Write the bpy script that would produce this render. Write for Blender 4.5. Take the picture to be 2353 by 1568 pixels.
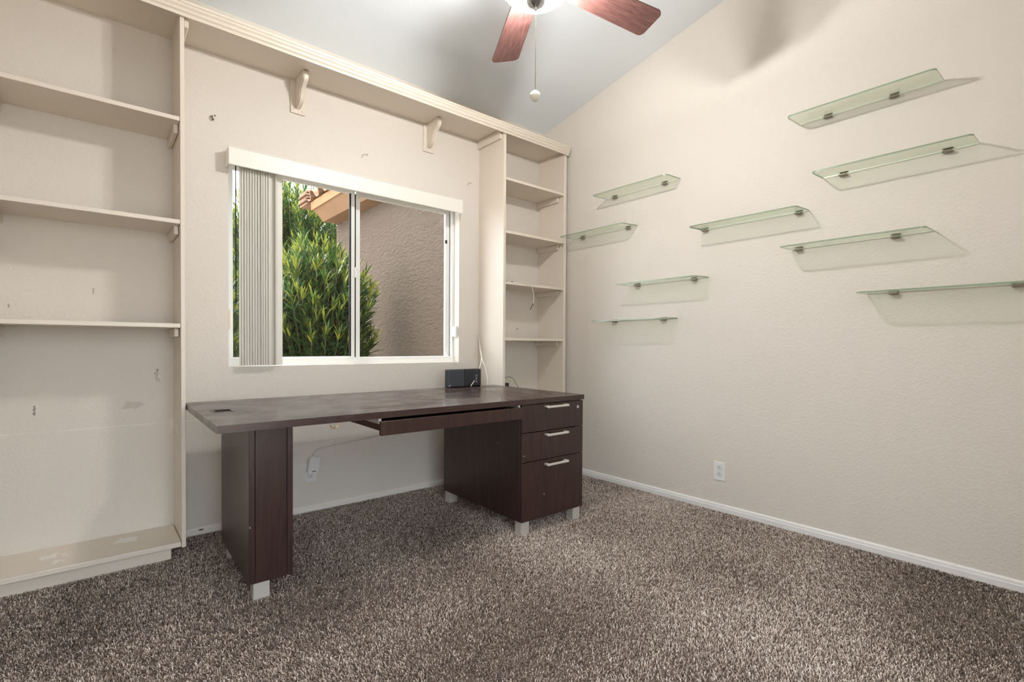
import bpy, bmesh, math, random
import numpy as np
from mathutils import Matrix, Vector

# ------------------------------------------------------------------ scene reset
for o in list(bpy.data.objects): bpy.data.objects.remove(o, do_unlink=True)
scene = bpy.context.scene
C = scene.collection
random.seed(7); rng = np.random.default_rng(11)
PI = math.pi

# ------------------------------------------------------------------ camera
def cam_matrix(yaw, pitch, roll, loc):
    f = Vector((math.sin(yaw)*math.cos(pitch), math.cos(yaw)*math.cos(pitch), math.sin(pitch)))
    r = Vector((math.cos(yaw), -math.sin(yaw), 0)); u = r.cross(f)
    c, s = math.cos(roll), math.sin(roll)
    r2 = c*r + s*u; u2 = -s*r + c*u
    m = Matrix((r2, u2, -f)).transposed().to_4x4(); m.translation = loc
    return m
cd = bpy.data.cameras.new('camera'); cam = bpy.data.objects.new('camera', cd); C.objects.link(cam)
cd.sensor_fit = 'HORIZONTAL'; cd.sensor_width = 36.0
cd.lens = 1139.53/2353*36; cd.shift_y = (811.1-784)/2353; cd.clip_start = 0.02
cam.matrix_world = cam_matrix(math.radians(40.135), math.radians(-0.855), math.radians(0.3315), (0, 0, 1.03))
scene.camera = cam

# ------------------------------------------------------------------ light and exposure
scene.view_settings.view_transform = 'Standard'
scene.view_settings.look = 'None'
scene.view_settings.gamma = 1.0
scene.view_settings.use_curve_mapping = False
scene.view_settings.exposure = 0.58
BOWL_EMIT = 13.0
BULB_POWER = 36.0
world = bpy.data.worlds.new('sky'); scene.world = world; world.use_nodes = True
bg = world.node_tree.nodes['Background']
bg.inputs['Color'].default_value = (0.82, 0.86, 0.93, 1); bg.inputs['Strength'].default_value = 4.8
sd = bpy.data.lights.new('sun', 'SUN'); sd.energy = 5.0; sd.angle = math.radians(4); sd.color = (1, 0.94, 0.84)
sun = bpy.data.objects.new('sun', sd); C.objects.link(sun)
sun.rotation_euler = Vector((0.10, -0.10, -1.0)).to_track_quat('-Z', 'Y').to_euler()

# ------------------------------------------------------------------ materials
def new_mat(name):
    m = bpy.data.materials.new(name); m.use_nodes = True
    return m, m.node_tree.nodes, m.node_tree.links, m.node_tree.nodes['Principled BSDF']
def rgb(r, g, b):
    f = lambda v: (v/255/12.92) if v/255 <= .04045 else ((v/255+.055)/1.055)**2.4
    return (f(r), f(g), f(b), 1)
def pos_node(N):
    return N.new('ShaderNodeNewGeometry').outputs['Position']
def plain(name, col, rough=.5, metal=0, coat=0, bump=None, var=None, spec=.5):
    m, N, L, B = new_mat(name)
    B.inputs['Base Color'].default_value = col; B.inputs['Roughness'].default_value = rough
    B.inputs['Metallic'].default_value = metal; B.inputs['Coat Weight'].default_value = coat
    B.inputs['Specular IOR Level'].default_value = spec
    if bump:
        n = N.new('ShaderNodeTexNoise'); n.inputs['Scale'].default_value = bump[0]; n.inputs['Detail'].default_value = 3
        L.new(pos_node(N), n.inputs['Vector'])
        b = N.new('ShaderNodeBump'); b.inputs['Strength'].default_value = bump[1]; b.inputs['Distance'].default_value = bump[2]
        L.new(n.outputs['Fac'], b.inputs['Height']); L.new(b.outputs['Normal'], B.inputs['Normal'])
    if var:
        n = N.new('ShaderNodeTexNoise'); n.inputs['Scale'].default_value = var[0]; n.inputs['Detail'].default_value = 4
        L.new(pos_node(N), n.inputs['Vector'])
        mx = N.new('ShaderNodeMix'); mx.data_type = 'RGBA'
        mx.inputs[6].default_value = col; mx.inputs[7].default_value = var[1]
        mr = N.new('ShaderNodeMapRange'); mr.inputs[1].default_value = .35; mr.inputs[2].default_value = .7
        L.new(n.outputs['Fac'], mr.inputs[0]); L.new(mr.outputs[0], mx.inputs[0]); L.new(mx.outputs[2], B.inputs['Base Color'])
    return m
def add_marks(m, marks):
    """marks: (centre xyz, radii xyz, colour, strength, noise scale) - worn or stained spots with a shape of their own"""
    N, L = m.node_tree.nodes, m.node_tree.links; B = N['Principled BSDF']
    src = B.inputs['Base Color'].links[0].from_socket if B.inputs['Base Color'].links else None
    for c, r, col, st, ns in marks:
        sub = N.new('ShaderNodeVectorMath'); sub.operation = 'SUBTRACT'; L.new(pos_node(N), sub.inputs[0]); sub.inputs[1].default_value = c
        dv = N.new('ShaderNodeVectorMath'); dv.operation = 'DIVIDE'; L.new(sub.outputs[0], dv.inputs[0]); dv.inputs[1].default_value = r
        ln = N.new('ShaderNodeVectorMath'); ln.operation = 'LENGTH'; L.new(dv.outputs[0], ln.inputs[0])
        nz = N.new('ShaderNodeTexNoise'); nz.inputs['Scale'].default_value = ns; nz.inputs['Detail'].default_value = 4; L.new(pos_node(N), nz.inputs['Vector'])
        ma = N.new('ShaderNodeMath'); ma.operation = 'MULTIPLY_ADD'; L.new(nz.outputs['Fac'], ma.inputs[0]); ma.inputs[1].default_value = 2.6; L.new(ln.outputs['Value'], ma.inputs[2])
        mr = N.new('ShaderNodeMapRange'); mr.inputs[1].default_value = 1.95; mr.inputs[2].default_value = 1.75; mr.inputs[3].default_value = 0; mr.inputs[4].default_value = st
        L.new(ma.outputs[0], mr.inputs[0])
        mx = N.new('ShaderNodeMix'); mx.data_type = 'RGBA'
        if src: L.new(src, mx.inputs[6])
        else: mx.inputs[6].default_value = B.inputs['Base Color'].default_value
        mx.inputs[7].default_value = col; L.new(mr.outputs[0], mx.inputs[0]); src = mx.outputs[2]
    L.new(src, B.inputs['Base Color'])

WALLC = rgb(220, 213, 203)
def wall_mat(name):
    m, N, L, B = new_mat(name)
    B.inputs['Base Color'].default_value = WALLC; B.inputs['Roughness'].default_value = .62
    n = N.new('ShaderNodeTexNoise'); n.inputs['Scale'].default_value = 75; n.inputs['Detail'].default_value = 2.5; n.inputs['Distortion'].default_value = .6
    L.new(pos_node(N), n.inputs['Vector'])
    r = N.new('ShaderNodeMapRange'); r.inputs[1].default_value = .42; r.inputs[2].default_value = .66; L.new(n.outputs['Fac'], r.inputs[0])
    b = N.new('ShaderNodeBump'); b.inputs['Strength'].default_value = .30; b.inputs['Distance'].default_value = .0022
    L.new(r.outputs[0], b.inputs['Height']); L.new(b.outputs['Normal'], B.inputs['Normal'])
    return m
M = {}
M['wall'] = wall_mat('wall_paint')
M['wall_win'] = wall_mat('wall_paint_window')
grey = rgb(120, 112, 104)
add_marks(M['wall_win'], [((.248, 3.135, .865), (.018, .1, .05), grey, .35, 60), ((.25, 3.135, .89), (.006, .1, .008), rgb(60, 55, 50), .9, 90),
    ((0, 3.135, 1.28), (.006, .1, .03), grey, .5, 90), ((-.21, 3.135, .715), (.008, .1, .04), rgb(80, 72, 66), .7, 120),
    ((.15, 3.135, .72), (.07, .1, .03), grey, .22, 30), ((-.289, 3.135, 1.195), (.005, .1, .02), grey, .6, 90),
    ((0, 3.135, .617), (.9, .1, .006), rgb(236, 228, 216), .55, 6), ((.31, 3.135, .60), (.03, .1, .05), rgb(238, 230, 218), .5, 20)])
add_marks(M['wall'], [((3.0, 2.089, .271), (.1, .006, .006), grey, .8, 80), ((3.0, 1.9, .62), (.1, .005, .005), grey, .6, 80)])
M['ceiling'] = plain('ceiling_paint', rgb(234, 240, 245), .7, bump=(80, .25, .002))
M['trim'] = plain('bookcase_paint', rgb(224, 214, 200), .38, bump=(30, .06, .001))
M['trim_base'] = plain('bookcase_base_paint', rgb(226, 217, 204), .38)
chip = rgb(243, 240, 234)
add_marks(M['trim_base'], [((-.15, 3.0, .077), (.075, .05, .05), chip, .95, 34), ((-.125, 2.915, .077), (.03, .03, .05), chip, .95, 40),
    ((.125, 3.02, .077), (.075, .05, .05), chip, .95, 34)])
M['trim_worn'] = plain('bookcase_panel_paint', rgb(224, 214, 200), .38)
add_marks(M['trim_worn'], [((.318, 3.0, .60), (.05, .17, .03), rgb(240, 235, 226), .7, 14)])
M['baseboard'] = plain('baseboard_paint', rgb(233, 232, 230), .4)
M['vinyl'] = plain('white_vinyl', rgb(236, 236, 233), .35)
M['blind'] = plain('blind_vinyl', rgb(238, 235, 227), .45)
M['vane'] = plain('vane_vinyl', rgb(240, 237, 229), .5)
_n, _l = M['vane'].node_tree.nodes, M['vane'].node_tree.links
_t = _n.new('ShaderNodeBsdfTranslucent'); _t.inputs['Color'].default_value = rgb(244, 241, 233)
_x = _n.new('ShaderNodeMixShader'); _x.inputs[0].default_value = .18
_l.new(_n['Principled BSDF'].outputs[0], _x.inputs[1]); _l.new(_t.outputs[0], _x.inputs[2]); _l.new(_x.outputs[0], _n['Material Output'].inputs['Surface'])
M['plastic'] = plain('white_plastic', rgb(232, 231, 230), .35)
M['beige_plastic'] = plain('beige_plastic', rgb(222, 208, 182), .4)
M['rubber'] = plain('black_rubber', rgb(14, 14, 15), .6)
M['dark_slot'] = plain('dark_slot', rgb(28, 26, 24), .8)
M['alu'] = plain('brushed_aluminium', rgb(222, 219, 212), .38, metal=.55)
M['chrome'] = plain('satin_nickel', rgb(196, 196, 200), .25, metal=1)
M['clip_metal'] = plain('clip_metal', rgb(150, 142, 130), .4, metal=.6)
M['brass'] = plain('brass', rgb(236, 205, 150), .3, metal=.8)
M['cable_white'] = plain('white_cable', rgb(226, 222, 212), .5)
M['cable_dark'] = plain('dark_cable', rgb(70, 64, 56), .5)
M['router'] = plain('router_grey', rgb(62, 66, 72), .42)
M['router_dark'] = plain('router_black', rgb(36, 39, 44), .35)
M['led'] = plain('printed_mark', rgb(215, 218, 222), .5)
M['golf'] = plain('ball_white', rgb(233, 231, 220), .45, bump=(420, .5, .002))
M['hook_steel'] = plain('hook_steel', rgb(140, 130, 112), .4, metal=.7)

# wood: stretched noise bands
def wood(name, c1, c2, rough, axis_scale, coat=0, smear=False, rough2=None):
    m, N, L, B = new_mat(name)
    tc = N.new('ShaderNodeTexCoord'); mp = N.new('ShaderNodeMapping'); mp.inputs['Scale'].default_value = axis_scale
    L.new(tc.outputs['Object'], mp.inputs['Vector'])
    n = N.new('ShaderNodeTexNoise'); n.inputs['Scale'].default_value = 6; n.inputs['Detail'].default_value = 6; n.inputs['Distortion'].default_value = 1.2
    L.new(mp.outputs[0], n.inputs['Vector'])
    r = N.new('ShaderNodeMapRange'); r.inputs[1].default_value = .3; r.inputs[2].default_value = .72; L.new(n.outputs['Fac'], r.inputs[0])
    mx = N.new('ShaderNodeMix'); mx.data_type = 'RGBA'; mx.inputs[6].default_value = c1; mx.inputs[7].default_value = c2
    L.new(r.outputs[0], mx.inputs[0]); L.new(mx.outputs[2], B.inputs['Base Color'])
    B.inputs['Roughness'].default_value = rough; B.inputs['Coat Weight'].default_value = coat; B.inputs['Coat Roughness'].default_value = .2
    if smear:
        n2 = N.new('ShaderNodeTexNoise'); n2.inputs['Scale'].default_value = 3.2; n2.inputs['Detail'].default_value = 4; n2.inputs['Distortion'].default_value = 1.5
        L.new(tc.outputs['Object'], n2.inputs['Vector'])
        r2 = N.new('ShaderNodeMapRange'); r2.inputs[1].default_value = .38; r2.inputs[2].default_value = .64; r2.inputs[3].default_value = rough; r2.inputs[4].default_value = rough2
        L.new(n2.outputs['Fac'], r2.inputs[0]); L.new(r2.outputs[0], B.inputs['Roughness'])
    return m
M['desk'] = wood('espresso_wood', rgb(46, 30, 27), rgb(66, 46, 40), .3, (9, 9, .6))
M['desk_top'] = wood('espresso_wood_top', rgb(60, 43, 41), rgb(66, 48, 45), .18, (.5, 5, 5), smear=True, rough2=.30)
sc = rgb(176, 160, 150)
add_marks(M['desk'], [((1.93, 2.0, .195), (.006, .05, .006), sc, .9, 90), ((1.938, 2.0, .20), (.005, .05, .005), sc, .9, 90), ((1.775, 2.0, .43), (.014, .05, .006), sc, .6, 60), ((1.765, 2.22, .47), (.05, .014, .008), sc, .6, 60), ((1.90, 2.0, .66), (.02, .05, .012), rgb(110, 88, 80), .7, 40), ((.47, 2.17, .30), (.004, .05, .008), sc, .8, 90)])
M['desk_inner'] = plain('drawer_wood', rgb(92, 62, 42), .55)
M['blade'] = wood('rosewood', rgb(146, 104, 98), rgb(96, 60, 56), .4, (1.5, 22, 22))
M['fascia'] = plain('tan_stucco_paint', rgb(130, 98, 68), .9, bump=(60, .4, .006), var=(4, rgb(120, 90, 62)))
M['fascia_top'] = plain('pale_fascia', rgb(146, 108, 72), .9)
M['tile'] = plain('clay_tile', rgb(150, 114, 86), .9, var=(6, rgb(118, 90, 72)))
M['gravel'] = plain('gravel', rgb(186, 172, 152), 1, bump=(60, .8, .02), var=(40, rgb(150, 134, 116)))
m, N, L, B = new_mat('stucco'); M['stucco'] = m
B.inputs['Base Color'].default_value = rgb(112, 96, 81); B.inputs['Roughness'].default_value = .95
mp = N.new('ShaderNodeMapping'); mp.inputs['Scale'].default_value = (1, .6, 1.5); L.new(pos_node(N), mp.inputs['Vector'])
n = N.new('ShaderNodeTexNoise'); n.inputs['Scale'].default_value = 24; n.inputs['Detail'].default_value = 5; n.inputs['Roughness'].default_value = .6; n.inputs['Distortion'].default_value = .35
L.new(mp.outputs[0], n.inputs['Vector'])
r = N.new('ShaderNodeMapRange'); r.inputs[1].default_value = .30; r.inputs[2].default_value = .70; L.new(n.outputs['Fac'], r.inputs[0])
b = N.new('ShaderNodeBump'); b.inputs['Strength'].default_value = 1.0; b.inputs['Distance'].default_value = .03
L.new(r.outputs[0], b.inputs['Height']); L.new(b.outputs['Normal'], B.inputs['Normal'])

def glass_mat(name, tint, gloss, rough=0.02):
    m = bpy.data.materials.new(name); m.use_nodes = True; N, L = m.node_tree.nodes, m.node_tree.links
    N.remove(N['Principled BSDF'])
    t = N.new('ShaderNodeBsdfTransparent'); t.inputs['Color'].default_value = tint
    g = N.new('ShaderNodeBsdfGlossy'); g.inputs['Roughness'].default_value = rough; g.inputs['Color'].default_value = (.95, 1, .96, 1)
    f = N.new('ShaderNodeFresnel'); f.inputs['IOR'].default_value = gloss
    mx = N.new('ShaderNodeMixShader'); gb = N.new('ShaderNodeNewGeometry'); iv = N.new('ShaderNodeMath'); iv.operation = 'SUBTRACT'; iv.inputs[0].default_value = 1; L.new(gb.outputs['Backfacing'], iv.inputs[1])
    fm = N.new('ShaderNodeMath'); fm.operation = 'MULTIPLY'; L.new(f.outputs[0], fm.inputs[0]); L.new(iv.outputs[0], fm.inputs[1])
    L.new(fm.outputs[0], mx.inputs[0]); L.new(t.outputs[0], mx.inputs[1]); L.new(g.outputs[0], mx.inputs[2])
    L.new(mx.outputs[0], N['Material Output'].inputs['Surface'])
    return m
M['pane'] = glass_mat('window_glass', (.98, .99, .985, 1), 1.45)
M['shelf_glass'] = glass_mat('shelf_glass', (.88, .912, .855, 1), 1.4)
m, N, L, B = new_mat('shelf_glass_edge'); M['shelf_edge'] = m
B.inputs['Base Color'].default_value = rgb(150, 166, 142); B.inputs['Roughness'].default_value = .15; B.inputs['Transmission Weight'].default_value = .35
M['shelf_back'] = plain('shelf_glass_painted_highlight', rgb(226, 230, 218), .3)  # pale colour paints the thin highlight onto the rear edge
m, N, L, B = new_mat('lamp_glass'); M['bowl'] = m
B.inputs['Base Color'].default_value = (.9, .9, .88, 1); B.inputs['Emission Color'].default_value = (1, .985, .96, 1); B.inputs['Emission Strength'].default_value = BOWL_EMIT
tp_ = N.new('ShaderNodeBsdfTransparent'); mx = N.new('ShaderNodeMixShader'); mx.inputs[0].default_value = .72     # frosted glass lets most of the bulb light through
L.new(B.outputs[0], mx.inputs[1]); L.new(tp_.outputs[0], mx.inputs[2]); L.new(mx.outputs[0], N['Material Output'].inputs['Surface'])
m, N, L, B = new_mat('leaf'); M['leaf'] = m
at = N.new('ShaderNodeAttribute'); at.attribute_name = 'tint'
cr = N.new('ShaderNodeValToRGB'); cr.color_ramp.elements[0].color = rgb(36, 60, 30); cr.color_ramp.elements[1].color = rgb(168, 164, 52)
e = cr.color_ramp.elements.new(.55); e.color = rgb(66, 96, 40)
L.new(at.outputs['Fac'], cr.inputs[0]); L.new(cr.outputs[0], B.inputs['Base Color'])
B.inputs['Roughness'].default_value = .5; B.inputs['Subsurface Weight'].default_value = 0
tr = N.new('ShaderNodeBsdfTranslucent'); L.new(cr.outputs[0], tr.inputs['Color'])
mx = N.new('ShaderNodeMixShader'); mx.inputs[0].default_value = .3
L.new(B.outputs[0], mx.inputs[1]); L.new(tr.outputs[0], mx.inputs[2]); L.new(mx.outputs[0], N['Material Output'].inputs['Surface'])
M['stem'] = plain('stem', rgb(104, 92, 58), .9)
m, N, L, B = new_mat('carpet_fibre'); M['pile'] = m
at = N.new('ShaderNodeAttribute'); at.attribute_name = 'tint'
cr = N.new('ShaderNodeValToRGB'); cr.color_ramp.elements[0].color = rgb(48, 36, 31); cr.color_ramp.elements[1].color = rgb(255, 248, 241)
e = cr.color_ramp.elements.new(.5); e.color = rgb(196, 178, 164)
L.new(at.outputs['Fac'], cr.inputs[0]); L.new(cr.outputs[0], B.inputs['Base Color']); B.inputs['Roughness'].default_value = .7
B.inputs['Sheen Weight'].default_value = .15
M['floor'] = plain('carpet_backing', rgb(120, 102, 92), 1)

# ------------------------------------------------------------------ mesh helpers
class MB:
    def __init__(s): s.v = []; s.f = []; s.mi = []
    def add(s, v, f, mi=0):
        k = len(s.v); s.v += [tuple(p) for p in v]; s.f += [tuple(i+k for i in q) for q in f]; s.mi += [mi]*len(f); return s
    def box(s, x0, x1, y0, y1, z0, z1, mi=0):
        v = [(x0,y0,z0),(x1,y0,z0),(x1,y1,z0),(x0,y1,z0),(x0,y0,z1),(x1,y0,z1),(x1,y1,z1),(x0,y1,z1)]
        return s.add(v, [(0,3,2,1),(4,5,6,7),(0,1,5,4),(1,2,6,5),(2,3,7,6),(3,0,4,7)], mi)
    def bbox(s, x0, x1, y0, y1, z0, z1, b=.002, seg=1):
        bm = bmesh.new(); bmesh.ops.create_cube(bm, size=1)
        bmesh.ops.scale(bm, vec=(x1-x0, y1-y0, z1-z0), verts=bm.verts); bmesh.ops.translate(bm, vec=((x0+x1)/2, (y0+y1)/2, (z0+z1)/2), verts=bm.verts)
        bmesh.ops.bevel(bm, geom=bm.edges[:], offset=b, segments=seg, affect='EDGES', profile=.5)
        bm.verts.index_update(); s.add([v.co[:] for v in bm.verts], [[v.index for v in f.verts] for f in bm.faces]); bm.free(); return s
    def prism(s, poly, a, b, axis='x', mi=0):
        """extrude a polygon given in the two other axes (cyclic order yz / xz / xy) between a and b"""
        def P(u, w, t): return {'x': (t, u, w), 'y': (u, t, w), 'z': (u, w, t)}[axis]
        n = len(poly); v = [P(u, w, a) for u, w in poly] + [P(u, w, b) for u, w in poly]
        f = [tuple(range(n)), tuple(range(2*n-1, n-1, -1))] + [(i, i+n, (i+1) % n+n, (i+1) % n) for i in range(n)]
        return s.add(v, f, mi)
    def tube(s, pts, r, n=8):
        pts = [Vector(p) for p in pts]; rings = []; up = Vector((.13, .31, .94)).normalized()
        for i, p in enumerate(pts):
            d = (pts[min(i+1, len(pts)-1)]-pts[max(i-1, 0)]).normalized()
            a = d.cross(up); a = a.normalized() if a.length > 1e-4 else Vector((1, 0, 0)); b = d.cross(a)
            rr = r[i] if isinstance(r, (list, tuple)) else r
            rings.append([p+rr*(math.cos(2*PI*k/n)*a+math.sin(2*PI*k/n)*b) for k in range(n)])
        v = [q for g in rings for q in g]; f = []
        for i in range(len(pts)-1):
            for k in range(n): f.append((i*n+k, i*n+(k+1) % n, (i+1)*n+(k+1) % n, (i+1)*n+k))
        f.append(tuple(range(n-1, -1, -1))); f.append(tuple((len(pts)-1)*n+k for k in range(n)))
        return s.add(v, f)
    def lathe(s, prof, cx, cy, n=32, cap=True):
        v = []; f = []
        for r_, z in prof:
            for k in range(n): v.append((cx+r_*math.cos(2*PI*k/n), cy+r_*math.sin(2*PI*k/n), z))
        for i in range(len(prof)-1):
            for k in range(n): f.append((i*n+k, i*n+(k+1) % n, (i+1)*n+(k+1) % n, (i+1)*n+k))
        if cap: f.append(tuple(range(n-1, -1, -1))); f.append(tuple((len(prof)-1)*n+k for k in range(n)))
        return s.add(v, f)
    def sphere(s, c, r, u=10, w=6):
        prof = [(max(r*math.sin(PI*i/w), 1e-5), c[2]-r*math.cos(PI*i/w)) for i in range(w+1)]
        return s.lathe(prof, c[0], c[1], u, cap=False)
OFF = {}
def mesh_of(name, mb, mats, off=(0,0,0), smooth=False):
    me = bpy.data.meshes.new(name)
    me.from_pydata([(x-off[0], y-off[1], z-off[2]) for x, y, z in mb.v], [], mb.f)
    for m_ in (mats if isinstance(mats, (list, tuple)) else [mats]): me.materials.append(M[m_])
    if any(mb.mi): me.polygons.foreach_set('material_index', mb.mi)
    if smooth: me.polygons.foreach_set('use_smooth', [True]*len(me.polygons))
    bm = bmesh.new(); bm.from_mesh(me); bmesh.ops.recalc_face_normals(bm, faces=bm.faces); bm.to_mesh(me); bm.free()
    if smooth: me.set_sharp_from_angle(angle=math.radians(40))
    return me
def tag(o, label, cat, group=None, kind=None):
    o['label'] = label; o['category'] = cat
    if group: o['group'] = group
    if kind: o['kind'] = kind
    return o
def thing(name, label, cat, loc=(0,0,0), rotz=0, group=None, kind=None, local=False):
    o = bpy.data.objects.new(name, None); C.objects.link(o); o.empty_display_size = .05
    o.location = loc; o.rotation_euler = (0, 0, rotz); OFF[o] = (0,0,0) if local else tuple(loc)
    return tag(o, label, cat, group, kind)
def part(name, mb, mats, parent=None, smooth=False, label=None):
    off = OFF.get(parent, (0,0,0)) if parent else (0,0,0)
    o = bpy.data.objects.new(name, mesh_of(name, mb, mats, off, smooth)); C.objects.link(o)
    if parent: o.parent = parent
    OFF[o] = off
    if label: o['label'] = label
    return o
def single(name, mb, mats, label, cat, group=None, kind=None, smooth=False, origin=None):
    if origin is None:
        a = np.array(mb.v); origin = ((a[:,0].min()+a[:,0].max())/2, (a[:,1].min()+a[:,1].max())/2, a[:,2].min())
    o = bpy.data.objects.new(name, mesh_of(name, mb, mats, origin, smooth)); C.objects.link(o); o.location = origin
    OFF[o] = tuple(origin)
    return tag(o, label, cat, group, kind)
def BX(*a, b=.0015, seg=1): return MB().bbox(*a, b=b, seg=seg)
def spline(pts, n=8):
    P = [Vector(p) for p in pts]; P = [2*P[0]-P[1]] + P + [2*P[-1]-P[-2]]; out = []
    for i in range(1, len(P)-2):
        for k in range(n):
            t = k/n; a, b_, c, d = P[i-1:i+3]
            out.append(.5*((2*b_)+(c-a)*t+(2*a-5*b_+4*c-d)*t*t+(3*b_-a-3*c+d)*t**3))
    out.append(P[-2]); return out

# ------------------------------------------------------------------ the room
XR, YW, XL, YB = 3.0, 3.135, -0.45, -0.75
FZ = -0.010                      # carpet backing; fibre tips reach z = 0
WX0, WX1, WZ0, WZ1 = .575, 2.115, .902, 2.10
def cz(y): return 2.86+.2*(YW-y)
single('floor', MB().box(XL-.12, XR+.12, YB-.12, YW+.16, -.12, FZ), 'floor', 'brown carpeted floor of the room', 'floor', kind='structure')
single('ceiling', MB().prism([(YB-.12, cz(YB-.12)), (YW+.16, cz(YW+.16)), (YW+.16, cz(YW+.16)+.1), (YB-.12, cz(YB-.12)+.1)], XL-.12, XR+.12, 'x'), 'ceiling',
       'sloping white textured ceiling rising towards the viewer', 'ceiling', kind='structure')
w = MB(); y0, y1 = YW, YW+.16; top = cz(YW)+.02
w.box(XL-.12, WX0, y0, y1, FZ-.1, top); w.box(WX1, XR+.12, y0, y1, FZ-.1, top); w.box(WX0, WX1, y0, y1, FZ-.1, WZ0); w.box(WX0, WX1, y0, y1, WZ1, top)
single('wall_window', w, 'wall_win', 'beige textured wall with the sliding window behind the desk', 'wall', kind='structure')
pz = [(YB-.12, FZ-.1), (YW, FZ-.1), (YW, cz(YW)+.02), (YB-.12, cz(YB-.12)+.02)]
single('wall_right', MB().prism(pz, XR, XR+.12, 'x'), 'wall', 'beige textured wall carrying the nine glass shelves', 'wall', kind='structure')
single('wall_left', MB().prism(pz, XL-.12, XL, 'x'), 'wall', 'beige wall at the near end of the tall bookcase', 'wall', kind='structure')
DX0, DX1, DH = -.40, 1.15, 2.30          # wide glazed doorway, added behind the viewer to bring in fill daylight
single('wall_back', MB().box(XL, DX0, YB-.12, YB, FZ-.1, cz(YB)).box(DX1, XR, YB-.12, YB, FZ-.1, cz(YB)).box(DX0, DX1, YB-.12, YB, DH, cz(YB)), 'wall', 'beige wall behind the viewer', 'wall', kind='structure')
def bprof(d): return [(0, FZ), (d, FZ), (d, .024), (d*.8, .027), (d*.72, .038), (d*.35, .043), (0, .045)]
single('baseboard_right', MB().prism([(XR-u, z) for u, z in bprof(.013)], YB, YW, 'y'), 'baseboard', 'white moulded baseboard along the glass shelf wall', 'baseboard', kind='structure')
bw = MB().prism([(YW-u, z*.75) for u, z in bprof(.013)], .337, 2.297, 'x')
M['baseboard_w'] = plain('baseboard_paint_worn', rgb(231, 227, 220), .4)
add_marks(M['baseboard_w'], [((.435, 3.122, .022), (.018, .1, .005), rgb(40, 34, 30), 1, 12)])
single('baseboard_window', bw, 'baseboard_w', 'low white baseboard under the desk below the window', 'baseboard', kind='structure')

door = thing('fill_light_door', 'white framed glazed patio door added behind the viewer to let in fill light', 'door', ((DX0+DX1)/2, YB-.06, FZ), kind='structure')
dm = (DX0+DX1)/2
part('fill_door_frame', MB().box(DX0, DX0+.05, YB-.10, YB-.02, FZ, DH).box(DX1-.05, DX1, YB-.10, YB-.02, FZ, DH).box(DX0+.05, DX1-.05, YB-.10, YB-.02, DH-.05, DH).box(DX0+.05, DX1-.05, YB-.10, YB-.02, FZ, .04), 'vinyl', door)
part('fill_door_stile', MB().box(dm-.03, dm+.03, YB-.09, YB-.03, .04, DH-.05), 'vinyl', door)
part('pane', MB().box(DX0+.05, dm-.03, YB-.063, YB-.057, .04, DH-.05), 'pane', door)
part('pane', MB().box(dm+.03, DX1-.05, YB-.063, YB-.057, .04, DH-.05), 'pane', door)

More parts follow.
